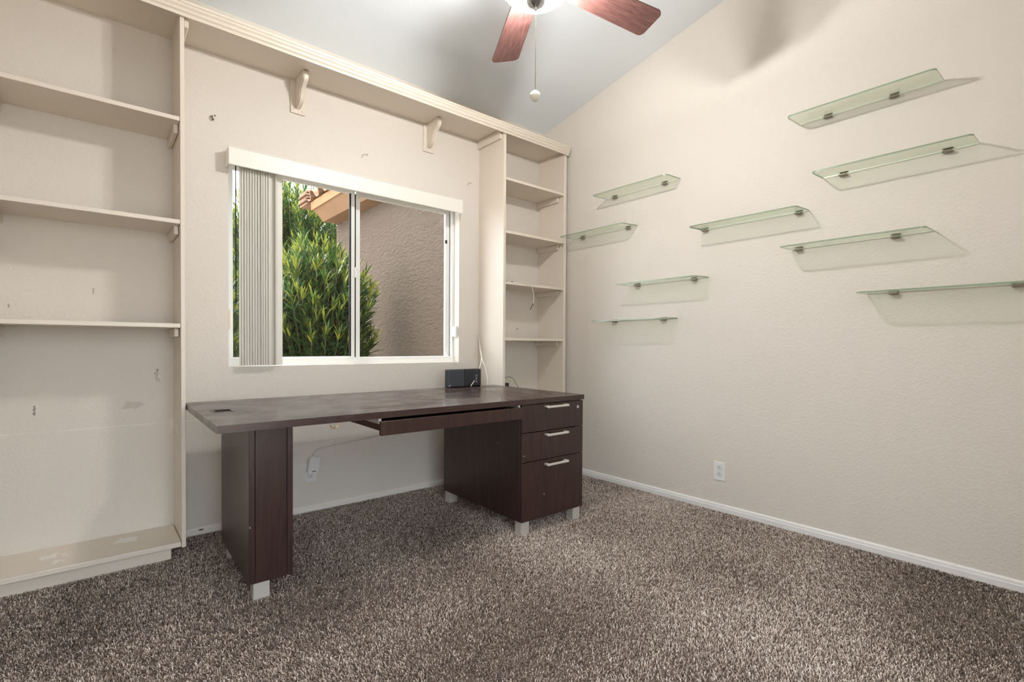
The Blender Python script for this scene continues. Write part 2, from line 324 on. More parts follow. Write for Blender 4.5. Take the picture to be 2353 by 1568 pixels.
# carpet pile: yarn tips, leaning by patches as walking and vacuuming leave them
def carpet():
    sp = .0050
    gx, gy = np.meshgrid(np.arange(XL+.004, XR-.004, sp), np.arange(YB+.004, YW-.004, sp))
    x = gx.ravel()+rng.uniform(-.5, .5, gx.size)*sp; y = gy.ravel()+rng.uniform(-.5, .5, gx.size)*sp
    x = np.clip(x, XL+.004, XR-.014); y = np.clip(y, YB+.004, YW-.014); n = x.size
    lx = np.zeros(n); ly = np.zeros(n)
    r2 = np.random.default_rng(5)
    for k in range(26):
        f = r2.uniform(1.2, 9); a = r2.uniform(0, 2*PI); ph = r2.uniform(0, 2*PI); amp = 1.0/(.6+f*.25); d = r2.uniform(0, 2*PI)
        wv = amp*np.sin(f*(x*math.cos(a)+y*math.sin(a))+ph+.8*np.sin(3*x+2*y+ph)); lx += wv*math.cos(d); ly += wv*math.sin(d)
    ang = rng.uniform(0, 2*PI, n); mag = rng.uniform(.5, 1.5, n)
    dx = np.cos(ang)*mag*.85+lx*.16; dy = np.sin(ang)*mag*.85+ly*.16
    h = rng.uniform(.0075, .0125, n); ln = rng.uniform(.0055, .0085, n)
    wx, wy = -dy, dx; wl = np.hypot(wx, wy)+1e-6; wd = rng.uniform(.0011, .0018, n)
    wx, wy = wx/wl*wd, wy/wl*wd
    zb = np.full(n, FZ)
    V = np.empty((n, 5, 3))
    V[:,0] = np.c_[x-wx*.7, y-wy*.7, zb]; V[:,1] = np.c_[x+wx*.7, y+wy*.7, zb]
    mx, my, mz = x+dx*ln*.30, y+dy*ln*.30, zb+h*.80
    V[:,2] = np.c_[mx+wx, my+wy, mz]; V[:,3] = np.c_[mx-wx, my-wy, mz]
    V[:,4] = np.c_[x+dx*ln, y+dy*ln, zb+h]
    me = bpy.data.meshes.new('carpet_pile'); me.vertices.add(n*5); me.vertices.foreach_set('co', V.ravel())
    base = (np.arange(n)*5)[:,None]
    tri = np.concatenate([base+[[0,1,2]], base+[[0,2,3]], base+[[3,2,4]]], 1).astype(np.int32).ravel()
    me.loops.add(tri.size); me.loops.foreach_set('vertex_index', tri)
    me.polygons.add(n*3); me.polygons.foreach_set('loop_start', np.arange(0, tri.size, 3, dtype=np.int32))
    cell = .0070
    ci = np.floor((x+.004*np.sin(y*310))/cell).astype(np.int64); cj = np.floor((y+.004*np.sin(x*270))/cell).astype(np.int64)
    hsh = ((ci*73856093) ^ (cj*19349663)) & 0xFFFFF; hsh = ((hsh*2654435761) & 0xFFFFFF)/float(0xFFFFFF)
    t = np.clip(.45*rng.random(n)+.72*hsh-.06+.07*np.tanh(lx*.7)+.04*np.tanh(ly), 0, 1)
    tt = np.repeat(t[:,None], 5, 1); tt[:,:2] *= .3; tt[:,2:4] *= .9
    me.update(calc_edges=True); a = me.attributes.new('tint', 'FLOAT', 'POINT'); a.data.foreach_set('value', tt.ravel().astype(np.float32))
    me.materials.append(M['pile'])
    o = bpy.data.objects.new('carpet_pile', me); C.objects.link(o)
    tag(o, 'brown and cream flecked cut pile carpet covering the floor', 'carpet', kind='stuff')
carpet()

# ------------------------------------------------------------------ window
win = thing('window_1', 'white vinyl sliding window with two panes behind the desk', 'window', ((WX0+WX1)/2, YW+.10, WZ0), kind='structure')
fy0, fy1 = 3.205, 3.275
fr = MB().box(WX0, WX0+.018, fy0, fy1, WZ0, WZ1).box(WX1-.018, WX1, fy0, fy1, WZ0, WZ1).box(WX0+.018, WX1-.018, fy0, fy1, WZ0, .940).box(WX0+.018, WX1-.018, fy0, fy1, 2.055, WZ1)
part('window_frame', fr, 'vinyl', win)
part('frame_track', BX(WX0+.018, WX1-.018, 3.212, 3.220, .940, .945), 'vinyl', win)
sl = MB().box(.593, .612, 3.215, 3.235, .945, 2.055).box(1.309, 1.333, 3.215, 3.236, .945, 2.055).box(.612, 1.309, 3.215, 3.235, .945, .952).box(.612, 1.309, 3.215, 3.235, 2.03, 2.055)
s1 = part('sash', sl, 'vinyl', win)
part('pane', BX(.612, 1.302, 3.224, 3.228, .952, 2.03, b=.0005), 'pane', s1)
part('gasket', BX(1.298, 1.309, 3.2155, 3.226, .950, 2.04, b=.0005), 'rubber', s1)
sr = MB().box(1.3515, 1.379, 3.238, 3.258, .945, 2.055).box(2.058, 2.0945, 3.238, 3.258, .945, 2.055).box(1.378, 2.058, 3.240, 3.258, .940, .946).box(1.378, 2.058, 3.240, 3.258, 2.03, 2.055)
s2 = part('sash', sr, 'vinyl', win)
part('pane', BX(1.378, 2.058, 3.247, 3.251, .946, 2.03, b=.0005), 'pane', s2)
part('gasket', BX(1.3335, 1.3515, 3.239, 3.246, .946, 2.04, b=.0005), 'rubber', s2)
part('gasket', BX(2.0945, 2.0975, 3.236, 3.246, .946, 2.04, b=.0005), 'rubber', s2)
part('latch', MB().bbox(1.331, 1.351, 3.203, 3.215, 1.475, 1.545, b=.004, seg=2).box(1.345, 1.350, 3.200, 3.204, 1.515, 1.535), 'plastic', win)
part('stop_clip', BX(2.052, 2.070, 3.228, 3.239, 1.805, 1.832, b=.003), 'router_dark', win, label='small dark grey stop clip')
single('window_sensor', MB().bbox(2.092, WX1, 3.145, 3.197, 1.093, 1.172, b=.004, seg=2), 'plastic', 'small white alarm sensor box on the window reveal', 'sensor')
single('window_stop', MB().bbox(WX0, WX0+.011, 3.145, 3.175, 1.112, 1.222, b=.003, seg=2), 'beige_plastic', 'small cream plastic block on the window edge beside the blind', 'block')

# vertical blind
bl = thing('vertical_blind', 'white vertical blind drawn to one side under its valance', 'blind', (1.33, 3.09, .905))
va = part('valance', BX(.562, 2.088, 3.048, 3.053, 2.003, 2.101, b=.0015), 'blind', bl)
part('valance_return', BX(.562, .567, 3.053, YW, 2.006, 2.098), 'blind', va)
part('valance_return', BX(2.083, 2.088, 3.053, YW, 2.006, 2.098), 'blind', va)
part('valance_lip', MB().box(.567, 2.083, 3.053, 3.060, 2.003, 2.006).box(.562, 2.088, 3.045, 3.048, 2.098, 2.101), 'blind', va)
part('headrail', BX(.575, 2.075, 3.092, 3.128, 2.045, 2.078), 'vinyl', bl)
def vane(cx, cy, ang, wdt=.089, z0=.908, z1=2.032):
    mb = MB(); n = 8; pts = []
    for i in range(n+1):
        s_ = -wdt/2+wdt*i/n; bow = .0075*(1-(2*i/n-1)**2)
        pts.append((s_, bow))
    ca, sa = math.cos(ang), math.sin(ang)
    o = [(cx+u*ca-w_*sa, cy+u*sa+w_*ca) for u, w_ in pts]; i_ = [(cx+u*ca-(w_+.001)*sa, cy+u*sa+(w_+.001)*ca) for u, w_ in pts]
    return mb.prism(o+i_[::-1], z0, z1, 'z')
vx = [.660+.0138*i for i in range(12)]
for i, x in enumerate(vx):
    a = math.radians(22+random.uniform(-2, 2))
    if i in (8,): a = math.radians(27)
    v = part('vane', vane(x, 3.104, a), 'vane', bl, smooth=True)
    part('vane_clip', BX(x-.004, x+.004, 3.098, 3.110, 2.032, 2.046), 'plastic', v)
part('vane', vane(.832, 3.112, math.radians(52)), 'vane', bl, smooth=True)
part('control_wand', MB().tube([(.604, 3.095, 2.04), (.604, 3.094, 1.6), (.604, 3.093, 1.25)], .003), 'dark_slot', bl)

# ------------------------------------------------------------------ built-in bookcases
YF = 2.83
def shelf_with_cleats(root, x0, x1, zt, th=.020, left=True, right=True, front=None):
    s_ = part('shelf', BX(x0, x1, YF if front is None else front, YW, zt-th, zt), 'trim', root)
    if left: part('cleat', BX(x0, x0+.019, 2.885, YW, zt-th-.042, zt-th, b=.003), 'trim', s_)
    if right: part('cleat', BX(x1-.019, x1, 2.885, YW, zt-th-.042, zt-th, b=.003), 'trim', s_)
    return s_
bk = thing('bookcase', 'tall cream painted bookcase with three shelves and a chipped base shelf', 'bookcase', (0, 2.98, FZ))
part('side_panel', BX(.318, .336, YF, YW, .048, 2.608), 'trim_worn', bk)
part('side_panel', BX(-.342, -.324, YF, YW, FZ, 2.608), 'trim', bk)
for zt in (2.106, 1.619, 1.125): shelf_with_cleats(bk, -.324, .3165, zt)
part('base_shelf', BX(-.324, .3160, YF-.003, YW, .054, .077, b=.003, seg=2), 'trim_base', bk, label='base shelf with white paint chips')
part('kick_board', BX(-.324, .278, 2.852, 2.870, FZ, .054), 'trim', bk)
part('base_block', BX(-.324, .278, 2.870, YW, FZ, .050), 'trim', bk)

rk = thing('bookcase', 'narrow cream painted bookcase in the corner beside the window', 'bookcase', (2.63, 2.98, FZ))
part('side_panel', BX(2.299, 2.3215, YF, YW, FZ, 2.608), 'trim', rk)
part('side_panel', BX(2.932, 2.957, YF, YW, FZ, 2.608), 'trim', rk)
part('scribe_strip', BX(2.9575, 2.966, YF+.004, YF+.02, FZ, 2.60), 'trim', rk)
for zt in (2.269, 1.879, 1.502, 1.086, .62): shelf_with_cleats(rk, 2.3225, 2.931, zt)
part('base_shelf', BX(2.3225, 2.931, YF, YW, .054, .077), 'trim', rk)
part('kick_board', BX(2.3225, 2.931, 2.852, 2.870, FZ, .054), 'trim', rk)

ts = thing('top_shelf', 'long cream wall shelf with crown moulding bridging the two bookcases above the window', 'shelf', (1.26, 2.98, 2.608))
part('board', BX(XL+.002, 2.957, 2.822, YW, 2.608, 2.628), 'trim', ts)
cp = [(2.822,2.577),(2.812,2.577),(2.810,2.583),(2.813,2.586),(2.811,2.590),(2.803,2.597),(2.801,2.604),(2.804,2.609),(2.801,2.612),(2.796,2.617),(2.794,2.624),(2.797,2.628),(2.792,2.631),(2.790,2.640),(2.822,2.640)]
cr_ = part('crown_moulding', MB().prism(cp, XL+.002, 2.966, 'x'), 'trim', ts)
part('fillet_strip', BX(2.956, 2.966, 2.822, 2.86, 2.577, 2.64), 'trim', cr_)
part('cleat', BX(2.278, 2.2985, 2.850, YW, 2.547, 2.608, b=.004), 'trim', ts)
part('cleat', BX(.3365, .357, 2.850, YW, 2.547, 2.608, b=.004), 'trim', ts)
def bracket(x0):
    xc = x0+.043
    pl = part('bracket_plate', BX(x0, x0+.085, YW-.012, YW, 2.412, 2.6075, b=.004, seg=2), 'trim', ts)
    def arm(d):
        # profile in (y,z): wall side top, forward under the shelf, ogee back to the wall
        front = [(2.965, 2.6075), (2.966, 2.578), (2.973, 2.556), (2.992, 2.541), (3.014, 2.524), (3.032, 2.500), (3.042, 2.478), (3.058, 2.458), (3.088, 2.445), (3.120, 2.438)]
        pts = spline([(0, a, b_) for a, b_ in front], 4)
        return [(YW-.012, 2.6075)] + [(p.y+d, p.z+d*.8) for p in pts if p.z+d*.8 <= 2.6075] + [(YW-.012, 2.436+d)]
    part('bracket_arm', MB().prism(arm(0), xc-.013, xc+.005, 'x').prism(arm(.007), xc-.018, xc-.013, 'x').prism(arm(.007), xc+.005, xc+.012, 'x'), 'trim', pl)
    for sx, sz in ((.018, 2.432), (.068, 2.432), (.018, 2.592), (.070, 2.592)):
        mb = MB(); n = 10; v = []; f = []
        for rr, dy in ((.0065, 0), (.006, -.002), (.003, -.0035)):
            for k in range(n): v.append((x0+sx+rr*math.cos(2*PI*k/n), YW-.012+dy, sz+rr*math.sin(2*PI*k/n)))
        for i in range(2):
            for k in range(n): f.append((i*n+k, i*n+(k+1) % n, (i+1)*n+(k+1) % n, (i+1)*n+k))
        f.append(tuple(2*n+k for k in range(n))); f.append(tuple(range(n-1, -1, -1))); mb.add(v, f)
        part('screw', mb, 'trim', pl, smooth=True)
bracket(.902); bracket(1.800)

# ------------------------------------------------------------------ desk (local frame: front-left corner of the top at the origin)
dk = thing('desk', 'large dark espresso wood desk with three drawers under the window', 'desk', (.331, 2.018, FZ), math.radians(-.6), local=True)
DZ = -FZ                           # local z of the carpet surface
def D(*a, b=.0015): return BX(a[0], a[1], a[2], a[3], a[4]+DZ, a[5]+DZ, b=b)
W_, DP = 1.925, .900
tp = MB().box(0, .052, 0, DP, .7085+DZ, .737+DZ).box(.132, W_, 0, DP, .7085+DZ, .737+DZ).box(.052, .132, 0, .405, .7085+DZ, .737+DZ).box(.052, .132, .495, DP, .7085+DZ, .737+DZ)
top = part('desk_top', tp, ['desk_top'], dk)
g_ = MB()
for a in ((.052,.132,.405,.414), (.052,.132,.486,.495), (.052,.061,.414,.486), (.123,.132,.414,.486)): g_.box(a[0], a[1], a[2], a[3], .709+DZ, .7385+DZ)
part('grommet', g_, 'desk', top, label='square cable grommet frame')
part('grommet_cup', MB().box(.061, .123, .414, .486, .70+DZ, .7085+DZ), 'dark_slot', top)
# left leg
lg = part('leg', D(.134, .156, .150, .740, .068, .7085), 'desk', dk)
part('leg_side', D(.278, .300, .150, .740, .068, .7085), 'desk', lg)
part('leg_front', D(.1575, .2765, .151, .170, .068, .7085, b=.001), 'desk', lg)
part('leg_back', D(.1575, .2765, .722, .739, .068, .7085, b=.001), 'desk', lg)
part('leg_bottom', D(.1575, .2765, .170, .722, .069, .085), 'desk', lg)
for (x, y) in ((.152, .165), (.152, .67), ): part('foot', BX(x, x+.062, y, y+.055, 0, .068+DZ, b=.002), 'alu', lg, label='brushed aluminium foot')
for (x, y) in ((.235, .67),): part('foot', BX(x, x+.055, y, y+.055, 0, .068+DZ, b=.002), 'alu', lg, label='brushed aluminium foot')
# pedestal
PX0, PX1 = 1.432, 1.914
pd = part('pedestal', D(PX0, PX0+.02, .020, .795, .066, .7085), 'desk', dk)
part('pedestal_side', D(PX1-.02, PX1, .020, .795, .066, .7085), 'desk', pd)
part('pedestal_back', D(PX0+.02, PX1-.02, .777, .795, .066, .7085), 'desk', pd)
part('pedestal_bottom', D(PX0+.02, PX1-.02, .022, .777, .066, .082), 'desk', pd)
part('front_strip', D(PX0+.02, PX1-.02, .022, .04, .690, .7085), 'desk', pd)
for (x, y) in ((PX0, .004), (PX1-.078, .004), (PX0+.004, .73), (PX1-.06, .73)):
    part('foot', BX(x+.002, x+.060, y, y+.055, 0, .066+DZ, b=.002), 'alu', pd, label='brushed aluminium foot')
def handle(zc, par):
    x0, x1 = 1.598, 1.768
    h = MB().bbox(x0, x1, -.030, -.022, zc-.009+DZ, zc+.004+DZ, b=.002).bbox(x0, x0+.020, -.0225, .001, zc-.006+DZ, zc+.004+DZ, b=.0015).bbox(x1-.020, x1, -.0225, .001, zc-.006+DZ, zc+.004+DZ, b=.0015)
    part('handle', h, 'alu', par, label='flat aluminium bar handle')
for z0, z1, hz in ((.5535, .7035, .690), (.3925, .5500, .533), (.0665, .3890, .366)):
    d_ = part('drawer', D(PX0+.0005, PX1-.0005, 0, .0195, z0, z1, b=.0015), 'desk', dk)
    part('drawer_box', D(PX0+.03, PX1-.03, .024, .60, max(z0, .085)+.01, z1-.03), 'desk_inner', d_)
    handle(hz, d_)
    if z0 > .55:
        lk = MB(); n = 16
        v = [(1.868+.009*math.cos(2*PI*k/n), 0-.002*j, .668+DZ+.009*math.sin(2*PI*k/n)) for j in (0, 1) for k in range(n)]
        f = [(k, (k+1) % n, n+(k+1) % n, n+k) for k in range(n)]+[tuple(n+k for k in range(n)), tuple(range(n-1, -1, -1))]
        l_ = part('lock', lk.add(v, f), 'alu', d_, label='round metal drawer lock')
        part('keyhole', MB().box(1.867, 1.869, -.0028, -.0019, .664+DZ, .672+DZ), 'dark_slot', l_)
# pencil drawer, pulled slightly open
pw = part('pencil_drawer', D(.612, 1.424, -.022, -.004, .636, .698, b=.0015), 'desk', dk)
part('drawer_side', D(.628, .640, -.004, .41, .650, .692), 'desk_inner', pw)
part('drawer_side', D(1.396, 1.408, -.004, .41, .650, .692), 'desk_inner', pw)
part('drawer_back', D(.640, 1.396, .398, .41, .650, .692), 'desk_inner', pw)
part('drawer_bottom', D(.640, 1.396, -.004, .398, .646, .652), 'desk_inner', pw)
part('runner', D(.614, .627, .004, .42, .684, .7085), 'alu', dk)
part('runner', D(1.409, 1.422, .004, .42, .684, .7085), 'alu', dk)
# brass hook screwed under the top
hx, hy, hz = .455, .100, .7085+DZ
hk = [(hx, hy, hz), (hx+.004, hy, hz-.010), (hx+.013, hy, hz-.016), (hx+.014, hy, hz-.028), (hx+.004, hy, hz-.038), (hx-.010, hy, hz-.036), (hx-.017, hy, hz-.024)]
part('hook', MB().tube(spline(hk, 5), [.0035]*10+[.0024]*21, 8), 'brass', dk, smooth=True, label='small brass cup hook under the top')

# ------------------------------------------------------------------ things on and around the desk
TZ = .737
def rot_desk(x, y): a = math.radians(-.6); return (.331+x*math.cos(a)-y*math.sin(a), 2.018+x*math.sin(a)+y*math.cos(a))
rt = thing('router', 'dark grey two-panel internet router standing at the back of the desk', 'router', (1.9900, 2.885, TZ))
part('body', MB().bbox(1.8420, 2.1300, 2.872, 2.902, TZ, .862, b=.006, seg=2), 'router_dark', rt)
part('face_panel', MB().bbox(1.8480, 1.9820, 2.862, 2.873, TZ+.004, .858, b=.004, seg=2), 'router', rt)
fp = part('face_panel', MB().bbox(1.9900, 2.1260, 2.865, 2.873, TZ+.004, .857, b=.004, seg=2), 'router_dark', rt)
for i, zc in enumerate((.769, .781, .793, .805, .817)):
    part('indicator_light', MB().box(2.0780, 2.0860 if i % 2 else 2.0920, 2.8642, 2.8655, zc-.0018, zc+.0018), 'led', fp)
part('edge_mark', MB().add([(1.8500, 2.8612, TZ+.006), (1.8600, 2.8612, TZ+.022), (1.8640, 2.8612, TZ+.022), (1.8560, 2.8612, TZ+.006)], [(0, 1, 2, 3)]), 'led', rt)
c1 = [(2.287, 3.122, 1.095), (2.284, 3.10, 1.05), (2.255, 3.05, 1.0), (2.2, 2.96, .945), (2.15, 2.91, .875), (2.09, 2.875, .80), (2.028, 2.856, TZ+.003)]
single('white_cable', MB().tube(spline(c1, 7), .0032, 8), 'cable_white', 'thin white cable running down in front of the router', 'cable', smooth=True)
c2 = [(2.291, 3.126, 1.090), (2.286, 3.105, 1.04), (2.258, 3.055, .985), (2.222, 2.98, .92), (2.212, 2.925, .86), (2.205, 2.895, .79), (2.198, 2.880, TZ+.003)]
single('white_cable', MB().tube(spline(c2, 7), .0032, 8), 'cable_white', 'thin white cable dropping straight to the desk beside the router', 'cable', smooth=True)

def disc(cx, cy, cz_, rx, rz, y0, y1, n=20, flat=None):
    v = []
    for yy in (y0, y1):
        for k in range(n):
            a = 2*PI*k/n; zz = rz*math.sin(a)
            if flat: zz = max(-flat, min(flat, zz))
            v.append((cx+rx*math.cos(a), yy, cz_+zz))
    return v, [(k, (k+1) % n, n+(k+1) % n, n+k) for k in range(n)]+[tuple(n+k for k in range(n)), tuple(range(n-1, -1, -1))]
def outlet(name, label, loc, rotz, flip):
    """local frame: plate faces -y, back at y=0, centre at origin"""
    t = thing(name, label, 'outlet', loc, rotz, local=True, group='wall outlets')
    p_ = part('plate', MB().bbox(-.0355, .0355, -.006, 0, -.0575, .0575, b=.002, seg=2), 'plastic', t)
    part('screw', MB().add(*disc(0, 0, 0, .003, .003, -.006, -.0072, 10)), 'plastic', p_)
    for zc in (-.0195, .0195):
        rc = part('receptacle', MB().add(*disc(0, 0, zc, .0165, .0165, -.006, -.0085, 24, flat=.0135)), 'plastic', t, smooth=True)
        part('receptacle_gap', MB().add(*disc(0, 0, zc, .0178, .0178, -.0055, -.0063, 24, flat=.0148)), 'dark_slot', rc)
        s_ = -1 if flip else 1
        part('slot', MB().box(-.0075, -.0048, -.0089, -.0084, zc+s_*.001-.004, zc+s_*.001+.004), 'dark_slot', rc)
        part('slot', MB().box(.0048, .0075, -.0089, -.0084, zc+s_*.001-.0045, zc+s_*.001+.0045), 'dark_slot', rc)
        part('ground_hole', MB().add(*disc(0, 0, zc-s_*.0075, .0026, .0026, -.0084, -.0090, 12)), 'dark_slot', rc)
    return t
outlet('wall_outlet', 'white duplex outlet low on the glass shelf wall', (XR, 1.530, .2485), -PI/2, True)
outlet('wall_outlet', 'white duplex outlet under the desk, half covered by a white plug', (1.0185, YW, .2385), 0, False)
ad = thing('power_adapter', 'white plug-in power adapter with a cord in the outlet under the desk', 'adapter', (1.025, 3.10, .235))
pl = [(.987+.012, .238), (1.050-.010, .238), (1.050, .248), (1.0605, .326), (1.053, .338), (1.010, .338), (1.001, .328), (.988, .25)]
part('body', MB().prism(pl, 3.084, 3.112, 'y'), 'plastic', ad)
part('back_half', MB().prism([(u*.97+.03*1.024, z*.97+.03*.29) for u, z in pl], 3.112, 3.124, 'y'), 'plastic', ad)
part('prongs', MB().box(1.010, 1.012, 3.122, 3.1275, .254, .262).box(1.022, 1.024, 3.122, 3.1275, .254, .262), 'alu', ad)
part('status_light', MB().add(*disc(1.008, 0, .2535, .0028, .0028, 3.084, 3.0832, 12)), 'led', ad)
part('label_strip', MB().box(1.013, 1.036, 3.0832, 3.084, .2515, .2555), 'dark_slot', ad)
cb = [(1.031, 3.098, .336), (1.036, 3.097, .362), (1.072, 3.096, .380), (1.165, 3.094, .392), (1.267, 3.092, .398), (1.374, 3.09, .408), (1.455, 3.088, .416), (1.60, 3.07, .46), (1.74, 3.03, .56), (1.80, 2.95, .70)]
part('strain_relief', MB().tube([(1.030, 3.098, .334), (1.034, 3.097, .356)], [.005, .0035], 8), 'plastic', ad, smooth=True)
part('cord', MB().tube(spline(cb, 7), .003, 7), 'cable_white', ad, smooth=True)

# cables in the narrow bookcase
k1 = [(2.325, 2.90, 1.5045), (2.37, 2.87, 1.5045), (2.41, 2.855, 1.5045), (2.445, 2.835, 1.5055), (2.478, 2.82, 1.511), (2.519, 2.812, 1.505), (2.550, 2.810, 1.488), (2.573, 2.812, 1.459), (2.586, 2.814, 1.429), (2.588, 2.815, 1.383), (2.584, 2.816, 1.353)]
kc = thing('cable', 'pale cable with dark plug ends hanging over the bookcase shelf edge', 'cable', (2.45, 2.83, 1.502))
part('wire', MB().tube(spline(k1, 6), .0028, 7), 'cable_white', kc, smooth=True)
part('plug_end', MB().tube([(2.584, 2.816, 1.353), (2.570, 2.816, 1.328), (2.556, 2.816, 1.305)], .0032, 8), 'cable_dark', kc)
part('connector', MB().tube([(2.352, 2.885, 1.5065), (2.372, 2.872, 1.5065)], .0045, 8), 'cable_dark', kc)
part('connector', MB().tube([(2.398, 2.859, 1.5065), (2.414, 2.853, 1.5065)], .0045, 8), 'cable_dark', kc)
k2 = [(2.4, 3.0, 1.089), (2.478, 3.0, 1.0885), (2.514, 3.0, 1.101), (2.55, 3.0, 1.128), (2.58, 3.0, 1.160)]
kd = thing('cable', 'short thin wire end sticking up from the lower bookcase shelf', 'cable', (2.48, 3.0, 1.086))
part('wire', MB().tube(spline(k2, 6), .0016, 6), 'cable_white', kd, smooth=True)
part('plug_end', MB().tube([(2.578, 3.0, 1.157), (2.586, 3.0, 1.166)], .0035, 6), 'cable_dark', kd)
k3 = [(2.40, 3.0, .72), (2.44, 3.0, .765), (2.474, 3.0, .778), (2.51, 3.0, .780), (2.547, 3.0, .761), (2.57, 3.0, .725), (2.594, 3.0, .699), (2.60, 3.0, .625)]
ke = thing('cable', 'dark cable looping in the bookcase just above the desk', 'cable', (2.5, 3.0, .62))
part('wire', MB().tube(spline(k3, 6), .002, 6), 'cable_dark', ke, smooth=True)
part('plug', MB().bbox(2.455, 2.490, 2.985, 3.02, .62, .735, b=.003), 'router_dark', ke)

# picture hooks left in the window wall
def wall_hook(x, z, label, kind):
    mb = MB()
    if kind == 0:
        mb.tube([(x-.004, YW, z+.004), (x-.002, YW-.012, z), (x, YW-.016, z-.012), (x+.003, YW-.012, z-.018), (x+.005, YW-.006, z-.012)], .0045, 7)
        mb.tube([(x+.012, YW, z+.012), (x+.014, YW-.004, z+.010)], .004, 7)
    else:
        k = .021 if kind == 1 else .014
        mb.tube([(x-k*.9, YW, z-k), (x-k*.9, YW-.010, z), (x+k*.4, YW-.014, z+k*.45), (x+k*.55, YW-.016, z), (x+k*.8, YW-.014, z+k*.7)], .0014, 6)
    single('wall_hook', mb, 'hook_steel', label, 'hook', 'picture hooks in the window wall', smooth=True)
wall_hook(.498, 2.264, 'small chipped metal hook in the wall beside the tall bookcase', 0)
wall_hook(1.367, 2.271, 'thin bent wire hook in the wall above the middle of the window', 1)
wall_hook(2.200, 2.264, 'thin bent wire hook in the wall beside the narrow bookcase', 2)

# ------------------------------------------------------------------ glass shelves
GL = [
 ('A', 2.259, 1.095, .482, (.951, .665), 'large glass shelf, topmost and nearest the ceiling on the right'),
 ('B', 1.933, .972, .357, (.876, .463), 'glass shelf directly below the topmost one at the right'),
 ('C', 2.145, 2.440, 1.822, (2.360, 1.935), 'topmost glass shelf of the column beside the narrow bookcase'),
 ('D', 1.895, 2.775, 2.164, (2.675, 2.236), 'glass shelf whose end reaches the narrow bookcase edge'),
 ('E', 1.776, 1.660, 1.040, (1.638, 1.088), 'glass shelf in the middle of the wall between the two columns'),
 ('F', 1.573, 1.124, .508, (1.085, .650), 'glass shelf third from the top at the right, dark green front edge'),
 ('G', 1.469, 2.226, 1.616, (2.150, 1.710), 'glass shelf second from the bottom of the column beside the bookcase'),
 ('H', 1.217, 2.444, 1.834, (2.350, 1.934), 'lowest glass shelf of the column beside the narrow bookcase'),
 ('I', 1.300, .770, .157, (.654, .228), 'lowest glass shelf at the right, cut off by the picture edge')]
GD, TILT = .178, .009
for key, z, ya, yb, clips, lab in GL:
    t = thing('glass_shelf', lab, 'shelf', (XR, (ya+yb)/2, z), group='glass shelves on the right wall')
    mb = MB(); rc = .022; pts = [(XR-.004, ya), (XR-.004, yb)]
    for cx, cy, a0 in ((XR-GD+rc, yb+rc, 1.5*PI), (XR-GD+rc, ya-rc, PI)):
        for k in range(7):
            a = a0-k/6*PI/2
            pts.append((cx+rc*math.cos(a), cy+rc*math.sin(a)))
    n = len(pts); zf = lambda x: z-TILT*(XR-x)/GD
    v = [(x, y, zf(x)) for x, y in pts]+[(x, y, zf(x)+.008) for x, y in pts]
    mb.add(v, [tuple(range(n)), tuple(range(2*n-1, n-1, -1))], 0)
    mb.add(v, [(i, (i+1) % n, (i+1) % n+n, i+n) for i in range(1, n)], 1); mb.add(v, [(0, 1, 1+n, n)], 2)
    part('glass_panel', mb, ['shelf_glass', 'shelf_edge', 'shelf_back'], t)
    for yc in clips:
        c_ = part('clip', MB().bbox(XR-.030, XR, yc-.019, yc+.019, z-.011, z-.0015, b=.004, seg=2), 'clip_metal', t, label='small grey metal clip')
        part('clip_jaw', MB().bbox(XR-.016, XR, yc-.019, yc+.019, z+.0085, z+.0125, b=.0015), 'clip_metal', c_)
        part('clip_screw', MB().tube([(XR-.016, yc, z-.0125), (XR-.016, yc, z-.010)], .0035, 8), 'chrome', c_)

# ------------------------------------------------------------------ ceiling fan
FX, FY, BZ = 1.426, 1.550, 2.600
fan = thing('ceiling_fan', 'ceiling fan with five reddish wood blades and a glowing glass bowl light', 'fan', (FX, FY, 2.45))
part('canopy', MB().lathe([(.02, 3.06), (.055, 3.075), (.068, 3.12), (.07, 3.20)], FX, FY), 'chrome', fan, True)
part('downrod', MB().lathe([(.012, 2.74), (.012, 3.08)], FX, FY, 16), 'chrome', fan, True)
part('motor_housing', MB().lathe([(.05, 2.612), (.095, 2.618), (.118, 2.645), (.118, 2.70), (.09, 2.735), (.03, 2.755)], FX, FY, 40), 'chrome', fan, True)
part('light_kit', MB().lathe([(.03, 2.548), (.045, 2.560), (.052, 2.60), (.05, 2.615)], FX, FY, 32), 'chrome', fan, True)
bowl = [(.004, 2.470), (.03, 2.4715), (.06, 2.476), (.09, 2.485), (.115, 2.498), (.135, 2.514), (.148, 2.532), (.152, 2.546), (.149, 2.546), (.143, 2.530), (.128, 2.512), (.09, 2.492), (.05, 2.481), (.004, 2.478)]
part('light_bowl', MB().lathe(bowl, FX, FY, 48), 'bowl', fan, True, label='white glass light bowl, switched on')
part('finial', MB().lathe([(.002, 2.436), (.006, 2.440), (.008, 2.447), (.018, 2.452), (.032, 2.461), (.041, 2.472), (.043, 2.480)], FX, FY, 32), 'chrome', fan, True)
part('centre_rod', MB().lathe([(.005, 2.478), (.005, 2.56)], FX, FY, 10), 'chrome', fan)
def blade_mesh():
    mb = MB(); r0, r1, w0, w1, rc = .205, .672, .062, .076, .028; pts = [(r0, -w0), (r0, w0)]
    for cx, cy, a0 in ((r1-rc, w1-rc, PI/2), (r1-rc, -w1+rc, 0)):
        for k in range(7): a = a0-k/6*PI/2; pts.append((cx+rc*math.cos(a), cy+rc*math.sin(a)))
    return mb.prism(pts, -.004, .004, 'z')
bme = mesh_of('blade', blade_mesh(), 'blade')
arm = MB().bbox(.100, .285, -.014, .014, -.013, -.0045, b=.003).bbox(.215, .285, -.038, .038, -.0105, -.0042, b=.002)
